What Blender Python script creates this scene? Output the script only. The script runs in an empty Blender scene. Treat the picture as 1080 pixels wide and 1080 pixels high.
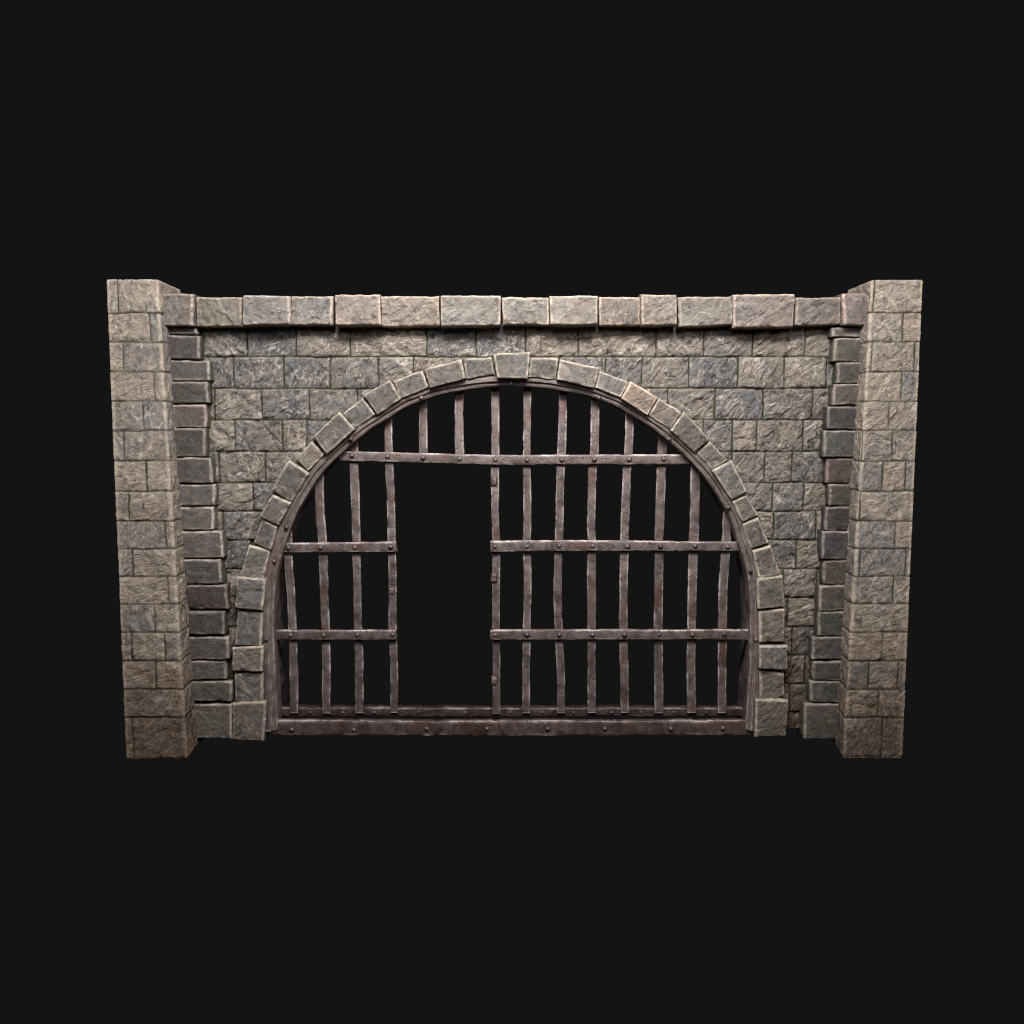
import bpy, math, random
import numpy as np
from mathutils import Vector

random.seed(7)
S = bpy.context.scene
COL = S.collection

# ------------------------------------------------------------------ camera
F = 925.0                      # focal length in pixels of a 1080 px wide frame
PITCH = math.atan(90.0 / F)
DIST = 9.25
CAM_Z = 3.255
cam_d = bpy.data.cameras.new('camera')
cam_d.sensor_width = 36.0
cam_d.lens = 36.0 * F / 1080.0
cam_d.clip_end = 200.0
cam = bpy.data.objects.new('camera', cam_d)
COL.objects.link(cam)
cam.location = (0.0, -DIST, CAM_Z)
cam.rotation_euler = (math.pi / 2 - PITCH, 0, 0)
S.camera = cam

# ------------------------------------------------------------------ world and lamps
w = bpy.data.worlds.new('World')
S.world = w
w.use_nodes = True
bg = w.node_tree.nodes['Background']
bg.inputs[0].default_value = (0.0076, 0.0076, 0.0076, 1)
bg.inputs[1].default_value = 1.0


def area(name, loc, target, sx, sy, power, color):
    d = bpy.data.lights.new(name, 'AREA')
    d.shape = 'RECTANGLE'
    d.size, d.size_y = sx, sy
    d.energy = power
    d.color = color
    o = bpy.data.objects.new(name, d)
    COL.objects.link(o)
    o.location = loc
    o.rotation_euler = (Vector(target) - Vector(loc)).to_track_quat('-Z', 'Y').to_euler()
    return o


area('key_lamp', (0.2, -4.9, 7.7), (0, 0, 4.3), 4.0, 1.3, 980, (1.0, 0.98, 0.965))
area('front_lamp', (0.0, -9.0, 7.0), (0, 0, 4.2), 4.0, 1.4, 95, (1.0, 0.97, 0.95))
area('left_lamp', (-6.3, -6.0, 6.8), (0.6, 0, 3.6), 1.3, 1.3, 110, (0.97, 0.97, 1.0))
area('right_lamp', (6.3, -6.0, 6.4), (-0.6, 0, 3.4), 1.3, 1.3, 110, (1.0, 0.93, 0.86))
S.cycles.filter_width = 1.0

S.view_settings.view_transform = 'Standard'
S.view_settings.look = 'None'
S.view_settings.exposure = -0.12
S.view_settings.gamma = 1.0
S.view_settings.use_curve_mapping = False

CT, ST = math.cos(PITCH), math.sin(PITCH)


def at(px, py, Y):
    """point of the vertical plane y = Y that the camera sees at (px, py) of the 1080 frame"""
    dx, dv = (px - 540.0) / F, (540.0 - py) / F
    t = (Y + DIST) / (CT + dv * ST)
    return np.array([t * dx, Y, CAM_Z + t * (dv * CT - ST)])


ZO = {1: (100, 280), 2: (100, 540), 3: (350, 280), 4: (350, 540),
      5: (600, 280), 6: (600, 540), 7: (720, 280), 8: (720, 540)}


def zp(k, x, y):
    return (ZO[k][0] + x / 4.0, ZO[k][1] + y / 4.0)


# ------------------------------------------------------------------ noise in numpy
def _h(ix, iy, iz, s):
    with np.errstate(over='ignore'):
        h = (ix.astype(np.int64) * 374761393 + iy.astype(np.int64) * 668265263
             + iz.astype(np.int64) * 2147483647 + int(s) * 1274126177).astype(np.uint64) & np.uint64(0xFFFFFFFF)
        h = ((h ^ (h >> np.uint64(13))) * np.uint64(1274126177)) & np.uint64(0xFFFFFFFF)
        h = ((h ^ (h >> np.uint64(16))) * np.uint64(2246822519)) & np.uint64(0xFFFFFFFF)
        h = h ^ (h >> np.uint64(15))
    return (h & np.uint64(0xFFFFFF)).astype(np.float64) / float(0xFFFFFF)


def vnoise(x, y, z=0.0, s=0):
    x = np.asarray(x, float); y = np.asarray(y, float); z = np.zeros_like(x) + z
    ix, iy, iz = np.floor(x), np.floor(y), np.floor(z)
    fx, fy, fz = x - ix, y - iy, z - iz
    ux, uy, uz = [t * t * t * (t * (t * 6 - 15) + 10) for t in (fx, fy, fz)]
    r = 0.0
    for a in (0, 1):
        for b in (0, 1):
            for c in (0, 1):
                wgt = (ux if a else 1 - ux) * (uy if b else 1 - uy) * (uz if c else 1 - uz)
                r = r + wgt * _h(ix + a, iy + b, iz + c, s)
    return r * 2 - 1


def fbm(x, y, z=0.0, s=0, o=4, rough=0.5):
    r, a, f, t = 0.0, 1.0, 1.0, 0.0
    for i in range(o):
        r = r + a * vnoise(x * f, y * f, z * f, s + i * 17)
        t += a
        a *= rough
        f *= 2.03
    return r / t


def voronoi(x, y, s):
    ix, iy = np.floor(x), np.floor(y)
    f1 = np.full(x.shape, 9.0); f2 = np.full(x.shape, 9.0)
    bx = np.zeros(x.shape); by = np.zeros(x.shape); px = np.zeros(x.shape); py = np.zeros(x.shape)
    for a in (-1, 0, 1):
        for b in (-1, 0, 1):
            cx, cy = ix + a, iy + b
            qx = cx + _h(cx, cy, cx * 0, s); qy = cy + _h(cx, cy, cx * 0 + 1, s)
            d = np.hypot(x - qx, y - qy)
            new = d < f1
            f2 = np.where(new, f1, np.minimum(f2, d))
            f1 = np.where(new, d, f1)
            bx = np.where(new, cx, bx); by = np.where(new, cy, by)
            px = np.where(new, x - qx, px); py = np.where(new, y - qy, py)
    z = bx * 0
    return f1, f2, _h(bx, by, z + 2, s), _h(bx, by, z + 3, s), _h(bx, by, z + 4, s), px, py


def sstep(a, b, x):
    t = np.clip((x - a) / (b - a), 0, 1)
    return t * t * (3 - 2 * t)


def relief(u, v, ang, s, cell=0.15, amp=1.0, off=0.0):
    """cleft, hand-dressed stone: returns height (m) and vein mask"""
    u = u + off * 3.1; v = v + off * 1.7
    wu = fbm(u * 7, v * 7, off, s + 5, 4) * 0.05
    wv = fbm(u * 7 + 40, v * 7, off, s + 6, 4) * 0.05
    ca, sa = np.cos(ang), np.sin(ang)
    a = ((u + wu) * ca + (v + wv) * sa) / cell
    b = (-(u + wu) * sa + (v + wv) * ca) / (cell * 0.42)
    f1, f2, r1, r2, r3, px, py = voronoi(a, b, s)
    h = (r1 - 0.5) * 0.010 + px * (r2 - 0.5) * 0.014 + py * (r3 - 0.5) * 0.016
    # second, finer cleft
    g1, g2, q1, q2, q3, qx, qy = voronoi(a * 2.3 + 9, b * 2.1, s + 9)
    h = h + ((q1 - 0.5) * 0.005 + qy * (q3 - 0.5) * 0.006)
    h = h + fbm(u * 14, v * 14, off, s + 11, 5, 0.6) * 0.009
    rid = 1 - np.abs(fbm(a * 0.8, b * 1.2, off, s + 21, 4, 0.55)) * 5.0
    rid = np.clip(rid, 0, 1)
    e = (1 - sstep(0.0, 0.13, f2 - f1)) * sstep(-0.05, 0.35, fbm(u * 9, v * 9, off, s + 31, 3))
    e2 = (1 - sstep(0.0, 0.10, g2 - g1)) * sstep(0.0, 0.4, fbm(u * 11, v * 11, off, s + 33, 3)) * 0.7
    vein = np.clip(np.maximum(np.maximum(e, e2), rid ** 3 * sstep(0.0, .4, fbm(u * 5, v * 5, off, s + 35, 3))), 0, 1)
    h = h + vein * 0.002
    return h * amp, vein


# ------------------------------------------------------------------ mesh helpers
def make_obj(name, verts, faces, mat, parent=None, attrs=None, origin=None, smooth=True, colour=None):
    verts = np.asarray(verts, float)
    if origin is None:
        lo, hi = verts.min(0), verts.max(0)
        origin = np.array([(lo[0] + hi[0]) / 2, (lo[1] + hi[1]) / 2, lo[2]])
    me = bpy.data.meshes.new(name)
    me.from_pydata((verts - origin).tolist(), [], faces)
    me.update()
    if smooth:
        me.polygons.foreach_set('use_smooth', [True] * len(me.polygons))
    for k, a in (attrs or {}).items():
        at_ = me.attributes.new(k, 'FLOAT', 'POINT')
        at_.data.foreach_set('value', np.asarray(a, np.float32).ravel())
    me.materials.append(mat)
    o = bpy.data.objects.new(name, me)
    COL.objects.link(o)
    if parent is not None:
        o.parent = parent
        o.location = Vector(origin) - parent.location
    else:
        o.location = Vector(origin)
    if colour:
        o.color = (*colour, 1)
    return o


def empty(name, loc, label, cat):
    o = bpy.data.objects.new(name, None)
    COL.objects.link(o)
    o.location = loc
    o.empty_display_size = 0.3
    o['label'] = label
    o['category'] = cat
    o['kind'] = 'thing'
    return o


# ------------------------------------------------------------------ materials
class NT:
    def __init__(self, name):
        self.m = bpy.data.materials.new(name)
        self.m.use_nodes = True
        self.t = self.m.node_tree
        self.b = self.t.nodes['Principled BSDF']

    def n(self, typ, **kw):
        nd = self.t.nodes.new(typ)
        for k, v in kw.items():
            setattr(nd, k, v)
        return nd

    def l(self, a, b):
        self.t.links.new(a, b)

    def attr(self, name):
        return self.n('ShaderNodeAttribute', attribute_name=name).outputs['Fac']

    def coords(self):
        tc = self.n('ShaderNodeTexCoord'); oi = self.n('ShaderNodeObjectInfo')
        ad = self.n('ShaderNodeVectorMath', operation='MULTIPLY_ADD')
        cb = self.n('ShaderNodeCombineXYZ')
        for i in range(3):
            self.l(oi.outputs['Random'], cb.inputs[i])
        self.l(cb.outputs[0], ad.inputs[0]); ad.inputs[1].default_value = (37, 53, 29)
        self.l(tc.outputs['Object'], ad.inputs[2])
        self.oi = oi
        return ad.outputs[0]

    def noise(self, vec, scale, detail=5, rough=0.6, dist=0.0):
        nd = self.n('ShaderNodeTexNoise')
        nd.inputs['Scale'].default_value = scale; nd.inputs['Detail'].default_value = detail
        nd.inputs['Roughness'].default_value = rough; nd.inputs['Distortion'].default_value = dist
        self.l(vec, nd.inputs['Vector'])
        return nd.outputs['Fac']

    def remap(self, v, a, b, c=0.0, d=1.0):
        nd = self.n('ShaderNodeMapRange')
        for i, x in enumerate((a, b, c, d)):
            nd.inputs[i + 1].default_value = x
        self.l(v, nd.inputs[0])
        return nd.outputs[0]

    def math(self, op, a, b):
        nd = self.n('ShaderNodeMath', operation=op)
        for i, x in enumerate((a, b)):
            if isinstance(x, (int, float)):
                nd.inputs[i].default_value = x
            else:
                self.l(x, nd.inputs[i])
        return nd.outputs[0]

    def mix(self, f, a, b, blend='MIX'):
        nd = self.n('ShaderNodeMix', data_type='RGBA', blend_type=blend)
        for i, x in ((0, f), (6, a), (7, b)):
            if isinstance(x, (int, float)):
                nd.inputs[i].default_value = x
            elif isinstance(x, tuple):
                nd.inputs[i].default_value = (*x, 1)
            else:
                self.l(x, nd.inputs[i])
        return nd.outputs[2]


def stone_material(name, warm, cool, vein, wear, vein_amt, wear_amt, moss, bump, fine=1.0, soil_shade=0.0):
    k = NT(name)
    v = k.coords()
    tone = k.attr('tone'); vn = k.attr('vein'); wr = k.attr('wear'); jt = k.attr('joint')
    big = k.noise(v, 2.6, 4, 0.6, 0.4)
    mid = k.noise(v, 11, 6, 0.65, 0.6)
    fin = k.noise(v, 60, 5, 0.7)
    grit = k.noise(v, 190, 3, 0.7)
    f = k.math('ADD', k.remap(mid, 0.38, 0.62, -0.34, 0.34), k.math('MULTIPLY_ADD', tone, 0.6) if False else k.remap(tone, 0, 1, 0.05, 0.95))
    c = k.mix(k.remap(f, 0.15, 0.85), warm, cool)
    c = k.mix(k.remap(big, 0.35, 0.7), c, k.mix(1.0, c, (0.80, 0.74, 0.70), 'MULTIPLY'))
    # dark pits and light grains
    c = k.mix(k.remap(fin, 0.48, 0.33, 0, 0.6 * fine), c, (0.045, 0.036, 0.029))
    c = k.mix(k.remap(grit, 0.58, 0.75, 0, 0.35 * fine), c, vein)
    # cleft lines: pale raised threads and thin dark cracks, running mostly on the diagonal
    rt = k.n('ShaderNodeVectorRotate', rotation_type='Y_AXIS')
    k.l(v, rt.inputs['Vector'])
    k.l(k.remap(tone, 0.0, 1.0, 0.25, 1.35), rt.inputs['Angle'])
    mp = k.n('ShaderNodeMapping')
    mp.inputs['Scale'].default_value = (1.0, 1.0, 2.6)
    k.l(rt.outputs[0], mp.inputs['Vector'])
    l1 = k.noise(mp.outputs[0], 2.9, 4, 0.5, 1.2)
    l2 = k.noise(mp.outputs[0], 6.0, 4, 0.5, 1.0)
    l3 = k.noise(rt.outputs[0], 2.6, 6, 0.6, 1.0)
    a1 = k.math('ABSOLUTE', k.math('SUBTRACT', l1, 0.5), 0.0)
    a2 = k.math('ABSOLUTE', k.math('SUBTRACT', l2, 0.5), 0.0)
    a3 = k.math('ABSOLUTE', k.math('SUBTRACT', l3, 0.5), 0.0)
    line1 = k.remap(a1, 0.003, 0.016, 1.0, 0.0)
    line2 = k.remap(a2, 0.002, 0.016, 0.85, 0.0)
    pale = k.math('MULTIPLY', k.math('MAXIMUM', line1, line2), k.remap(big, 0.38, 0.58, 0.15, 1.0))
    crack = k.math('MULTIPLY', k.remap(a3, 0.002, 0.012, 1.0, 0.0), k.remap(mid, 0.42, 0.58, 0.0, 1.0))
    c = k.mix(k.math('MULTIPLY', pale, vein_amt * 0.60), c, vein)
    c = k.mix(k.math('MULTIPLY', crack, 0.8 * vein_amt), c, (0.03, 0.025, 0.02))
    # ochre lichen-like patches
    och = k.noise(v, 5.5, 6, 0.7, 1.0)
    c = k.mix(k.remap(och, 0.56, 0.72, 0, 0.35), c, (0.28, 0.215, 0.145))
    vv = k.math('MULTIPLY', vn, k.remap(fin, 0.3, 0.6, 0.25, 1.0))
    c = k.mix(k.math('MULTIPLY', vv, vein_amt), c, vein)
    ww = k.math('MULTIPLY', wr, k.remap(mid, 0.34, 0.56, 0.15, 1.0))
    c = k.mix(k.math('MULTIPLY', ww, wear_amt), c, wear)
    # joints: earthy mortar with moss
    mo = k.noise(v, 3.2, 5, 0.7, 0.5)
    jc = k.mix(k.remap(mo, 0.42, 0.55, 0, moss), (0.040, 0.034, 0.024), (0.062, 0.088, 0.024))
    c = k.mix(jt, c, jc)
    if soil_shade:
        # earth stain plus painted shade at the stone's foot, with a ragged upper edge
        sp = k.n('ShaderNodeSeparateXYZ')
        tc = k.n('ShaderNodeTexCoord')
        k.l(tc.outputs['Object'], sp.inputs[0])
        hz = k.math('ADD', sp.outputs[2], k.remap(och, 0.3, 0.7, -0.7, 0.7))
        c = k.mix(k.remap(hz, 0.2, 1.7, soil_shade, 0.0), c, k.mix(1.0, c, (0.42, 0.32, 0.25), 'MULTIPLY'))
    c = k.mix(1.0, c, k.oi.outputs['Color'], 'MULTIPLY')
    k.l(c, k.b.inputs['Base Color'])
    k.l(k.remap(fin, 0.3, 0.7, 0.72, 0.95), k.b.inputs['Roughness'])
    k.b.inputs['Specular IOR Level'].default_value = 0.3
    h = k.math('ADD', k.math('MULTIPLY', fin, 0.55), k.math('MULTIPLY', grit, 0.2))
    h = k.math('ADD', h, k.math('MULTIPLY', mid, 1.5))
    h = k.math('ADD', h, k.math('MULTIPLY', pale, 0.30 * fine))
    h = k.math('ADD', h, k.math('MULTIPLY', k.remap(l2, 0.3, 0.7), 1.0 * fine))
    h = k.math('SUBTRACT', h, k.math('MULTIPLY', crack, 0.8 * vein_amt))
    bp = k.n('ShaderNodeBump')
    bp.inputs['Strength'].default_value = bump
    bp.inputs['Distance'].default_value = 0.022
    k.l(h, bp.inputs['Height'])
    k.l(bp.outputs[0], k.b.inputs['Normal'])
    return k.m


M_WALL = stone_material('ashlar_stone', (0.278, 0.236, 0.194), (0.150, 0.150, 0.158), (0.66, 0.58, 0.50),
                        (0.36, 0.31, 0.26), 0.95, 0.3, 0.95, 1.0, soil_shade=0.9)
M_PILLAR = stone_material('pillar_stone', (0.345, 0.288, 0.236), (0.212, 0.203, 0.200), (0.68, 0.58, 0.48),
                          (0.60, 0.49, 0.39), 0.74, 0.75, 0.8, 0.8, fine=.8, soil_shade=0.85)
M_BLOCK = stone_material('dressed_stone', (0.225, 0.194, 0.168), (0.148, 0.146, 0.144), (0.48, 0.43, 0.38),
                         (0.66, 0.57, 0.47), 0.55, 1.0, 0.7, 0.9, fine=.7)
M_COPE = stone_material('coping_stone_material', (0.315, 0.288, 0.262), (0.205, 0.203, 0.205), (0.62, 0.57, 0.52),
                        (0.74, 0.62, 0.53), 0.55, 1.0, 0.6, 1.0, fine=.7)
M_QUOIN = stone_material('dark_quoin_stone', (0.096, 0.086, 0.077), (0.073, 0.073, 0.072), (0.24, 0.21, 0.19),
                         (0.40, 0.35, 0.31), 0.40, 0.85, 0.5, 0.7, fine=.45)


def iron_material(name, base, light, rust_amt=0.5, metal=0.55, wear_amt=0.9):
    k = NT(name)
    v = k.coords()
    wr = k.attr('wear')
    mid = k.noise(v, 9, 6, 0.7, 0.4)
    fin = k.noise(v, 70, 5, 0.7)
    rst = k.noise(v, 3.3, 5, 0.65, 0.8)
    c = k.mix(k.remap(mid, 0.35, 0.65), base, tuple(x * 1.9 for x in base))
    c = k.mix(k.remap(fin, 0.5, 0.35, 0, 0.5), c, tuple(x * 0.4 for x in base))
    c = k.mix(k.remap(rst, 0.50, 0.66, 0, rust_amt), c, (0.135, 0.066, 0.048))
    ww = k.math('MULTIPLY', wr, k.remap(mid, 0.40, 0.55, 0.1, 1.0))
    c = k.mix(k.math('MULTIPLY', ww, wear_amt), c, light)
    c = k.mix(1.0, c, k.oi.outputs['Color'], 'MULTIPLY')
    k.l(c, k.b.inputs['Base Color'])
    k.b.inputs['Metallic'].default_value = metal
    k.l(k.remap(mid, 0.35, 0.65, 0.30, 0.62), k.b.inputs['Roughness'])
    bp = k.n('ShaderNodeBump')
    bp.inputs['Strength'].default_value = 0.55
    bp.inputs['Distance'].default_value = 0.012
    k.l(k.math('ADD', fin, k.math('MULTIPLY', mid, 1.5)), bp.inputs['Height'])
    k.l(bp.outputs[0], k.b.inputs['Normal'])
    return k.m


M_IRON = iron_material('weathered_iron', (0.142, 0.112, 0.108), (0.66, 0.58, 0.55), 0.75)
M_FRAME = iron_material('frame_iron', (0.118, 0.092, 0.086), (0.44, 0.37, 0.34), 0.5, 0.15)
M_RIVET = iron_material('rivet_iron', (0.085, 0.062, 0.060), (0.30, 0.23, 0.21), 0.6, 0.5)


# ------------------------------------------------------------------ one dressed block
def block(name, px, Y, depth, mat, parent, seed, colour=None, step=0.011, r=0.018, amp=0.55,
          grow_l=0.0, grow_r=0.0, tilt=None, gap=0.0):
    """px: four frame points TL, TR, BR, BL of its front face, standing in the plane y = Y"""
    rnd = random.Random(seed * 131 + 5)
    P = [at(a, b, Y) for a, b in px]
    if grow_l:
        P[0][0] -= grow_l; P[3][0] -= grow_l
    if grow_r:
        P[1][0] += grow_r; P[2][0] += grow_r
    if gap:
        P[0][0] += gap; P[3][0] += gap; P[1][0] -= gap; P[2][0] -= gap
    W = (np.linalg.norm(P[1] - P[0]) + np.linalg.norm(P[2] - P[3])) / 2
    H = (np.linalg.norm(P[3] - P[0]) + np.linalg.norm(P[2] - P[1])) / 2
    nu, nv = max(8, int(W / step)), max(6, int(H / step))
    uu, vv = np.meshgrid(np.linspace(0, 1, nu + 1), np.linspace(0, 1, nv + 1))
    pos = ((1 - vv) * (1 - uu))[..., None] * P[0] + ((1 - vv) * uu)[..., None] * P[1] \
        + (vv * uu)[..., None] * P[2] + (vv * (1 - uu))[..., None] * P[3]
    a, b = uu * W, vv * H
    ed = np.minimum(np.minimum(a, W - a), np.minimum(b, H - b))
    # distance with rounded corners
    rc = 0.03
    qx = np.abs(a - W / 2) - (W / 2 - rc); qy = np.abs(b - H / 2) - (H / 2 - rc)
    sd = rc - (np.hypot(np.maximum(qx, 0), np.maximum(qy, 0)) + np.minimum(np.maximum(qx, qy), 0))
    sd = np.maximum(sd, 0)
    off = rnd.uniform(0, 50)
    rr = r * (1 + 1.1 * np.clip(fbm(a * 13 + off, b * 13, off, 3, 3), -0.5, 1))
    t = np.clip(sd / rr, 0, 1)
    setb = rr * (1 - np.sqrt(1 - (1 - t) ** 2))
    chip = sstep(0.25, 0.6, fbm(a * 9 + off, b * 9 + 3, off, 41, 3)) * (1 - sstep(0, 0.05, ed)) * 0.018
    hgt, vein = relief(a, b, np.full(a.shape, rnd.uniform(0.1, 1.2) * rnd.choice((1, -1, 1))), seed, 0.20, amp, off)
    tl = tilt or (rnd.uniform(-.02, .02), rnd.uniform(-.03, .03))
    hgt = hgt + (uu - .5) * tl[0] + (vv - .5) * tl[1]
    pos[..., 1] += setb + chip - hgt
    # uneven outline
    wob = 0.009
    pos[..., 0] += wob * fbm(pos[..., 0] * 6, pos[..., 2] * 6, off, 51, 4, 0.65)
    pos[..., 2] += wob * fbm(pos[..., 0] * 6 + 30, pos[..., 2] * 6, off, 52, 4, 0.65)
    wear = (1 - sstep(0.004, 0.026, sd + 0.010 * fbm(a * 20, b * 20, off, 61, 3)))
    cre = np.zeros_like(a)
    idx = np.arange((nu + 1) * (nv + 1)).reshape(nv + 1, nu + 1)
    verts = [pos.reshape(-1, 3)]
    A = {'vein': [vein.ravel()], 'wear': [wear.ravel()], 'joint': [cre.ravel()]}
    faces = []
    q = np.stack([idx[:-1, :-1], idx[1:, :-1], idx[1:, 1:], idx[:-1, 1:]], -1).reshape(-1, 4)
    faces += q.tolist()
    loop = np.concatenate([idx[0, :-1], idx[:-1, -1], idx[-1, :0:-1], idx[:0:-1, 0]])
    base = pos.reshape(-1, 3)[loop]
    ctr = base.mean(0)
    y_back = Y + depth
    nring = max(4, int(depth / 0.02))
    prev = loop
    n = idx.size
    for i in range(1, nring + 1):
        f = i / nring
        ringp = base.copy()
        ringp[:, 1] = base[:, 1] * (1 - f) + y_back * f
        d = base[:, [0, 2]] - ctr[[0, 2]]
        d /= np.linalg.norm(d, axis=1)[:, None] + 1e-9
        nn = (fbm(ringp[:, 0] * 9, ringp[:, 1] * 9, ringp[:, 2] * 9, seed, 4, 0.6) * 0.010
              + 0.006 * min(1, i / 1.5)) * (1 if i < nring else 0)
        ringp[:, 0] += d[:, 0] * nn; ringp[:, 2] += d[:, 1] * nn
        verts.append(ringp)
        m = len(loop)
        cur = np.arange(n, n + m); n += m
        nx = np.roll(cur, -1); pn = np.roll(prev, -1)
        faces += np.stack([prev, pn, nx, cur], -1).tolist()
        A['vein'].append(np.zeros(m)); A['joint'].append(np.full(m, 0.75 * sstep(0, 0.6, np.array(f))))
        A['wear'].append(np.full(m, max(0.0, 0.7 - i * 0.35)))
        prev = cur
    faces.append(prev[::-1].tolist())
    verts = np.concatenate(verts)
    at_ = {k: np.concatenate(x) for k, x in A.items()}
    at_['tone'] = np.full(len(verts), rnd.uniform(0.15, 0.9))
    g = rnd.uniform(0.86, 1.12)
    c = colour or (g * rnd.uniform(.98, 1.04), g, g * rnd.uniform(.95, 1.02))
    return make_obj(name, verts, faces, mat, parent, at_, colour=c)


# ------------------------------------------------------------------ thing 1: the wall with its stones
OUT = [(0, 397), (33, 398.5), (48, 400.5), (80, 406.5), (105, 415), (118, 421), (143, 436), (166, 452),
       (190, 473), (212, 497), (232, 528), (241, 546), (251, 575), (256, 592), (260, 612), (261.5, 640),
       (261.5, 670), (260.5, 705), (258.5, 740), (256.5, 777)]


def cr(P, n):
    P = np.array(P, float)
    Q = np.vstack([2 * P[0] - P[1], P, 2 * P[-1] - P[-2]])
    out = []
    for i in range(1, len(Q) - 2):
        for t in np.linspace(0, 1, n, endpoint=False):
            a, b, c, d = Q[i - 1], Q[i], Q[i + 1], Q[i + 2]
            out.append(0.5 * ((2 * b) + (-a + c) * t + (2 * a - 5 * b + 4 * c - d) * t * t + (-a + 3 * b - 3 * c + d) * t ** 3))
    out.append(Q[-2])
    return np.array(out)


half = [(-a, b) for a, b in OUT[::-1]] + [(a, b) for a, b in OUT[1:]]
prof_px = cr(half, 8)
PROF = np.array([at(540 + a, b, -0.05)[[0, 2]] for a, b in prof_px])   # world X,Z, left foot to right foot
PROF[0, 1] = PROF[-1, 1] = min(PROF[0, 1], 0.0) * 0
# resample evenly
seg = np.r_[0, np.cumsum(np.hypot(*np.diff(PROF, axis=0).T))]
NS = 520
ss = np.linspace(0, seg[-1], NS)
PROF = np.stack([np.interp(ss, seg, PROF[:, 0]), np.interp(ss, seg, PROF[:, 1])], 1)
TAN = np.gradient(PROF, axis=0)
TAN /= np.linalg.norm(TAN, axis=1)[:, None]
NRM = np.stack([TAN[:, 1], -TAN[:, 0]], 1)        # points into the opening
if NRM[NS // 2, 1] > 0:
    NRM = -NRM

wall = empty('stone_wall', (0, 0.1, 0), 'grey mossy stone wall with a round arch, dark quoins and a coping', 'wall')

ROWY = [315, 376, 409.5, 442.5, 476, 509, 539, 569.5, 600, 630, 661, 691, 721, 751, 785]
ROWJ = [[212, 260, 312, 369, 450, 502, 554, 610, 692, 743, 794.5, 850, 900],
        [195, 246, 299, 348, 399, 436, 486, 530, 590, 639, 677, 727, 778, 827.5, 872],
        [176, 226, 276, 326, 377, 430, 500, 560, 640, 704.5, 754, 804.5, 857, 900],
        [190, 247.5, 297.5, 323, 372, 700, 742, 772.5, 798, 847, 890],
        [180, 231, 280, 333, 740, 772, 807, 835.5, 878],
        [190, 227, 267, 310, 770, 815, 848, 890],
        [190, 235, 285, 790, 816, 861, 890],
        [190, 222, 264, 800, 840, 880],
        [190, 238, 270, 800, 826, 862], [190, 226, 252, 800, 831, 870], [190, 242, 800, 836, 880],
        [190, 230, 800, 849], [190, 245, 800, 833, 870], [190, 235, 800, 845]]


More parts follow.
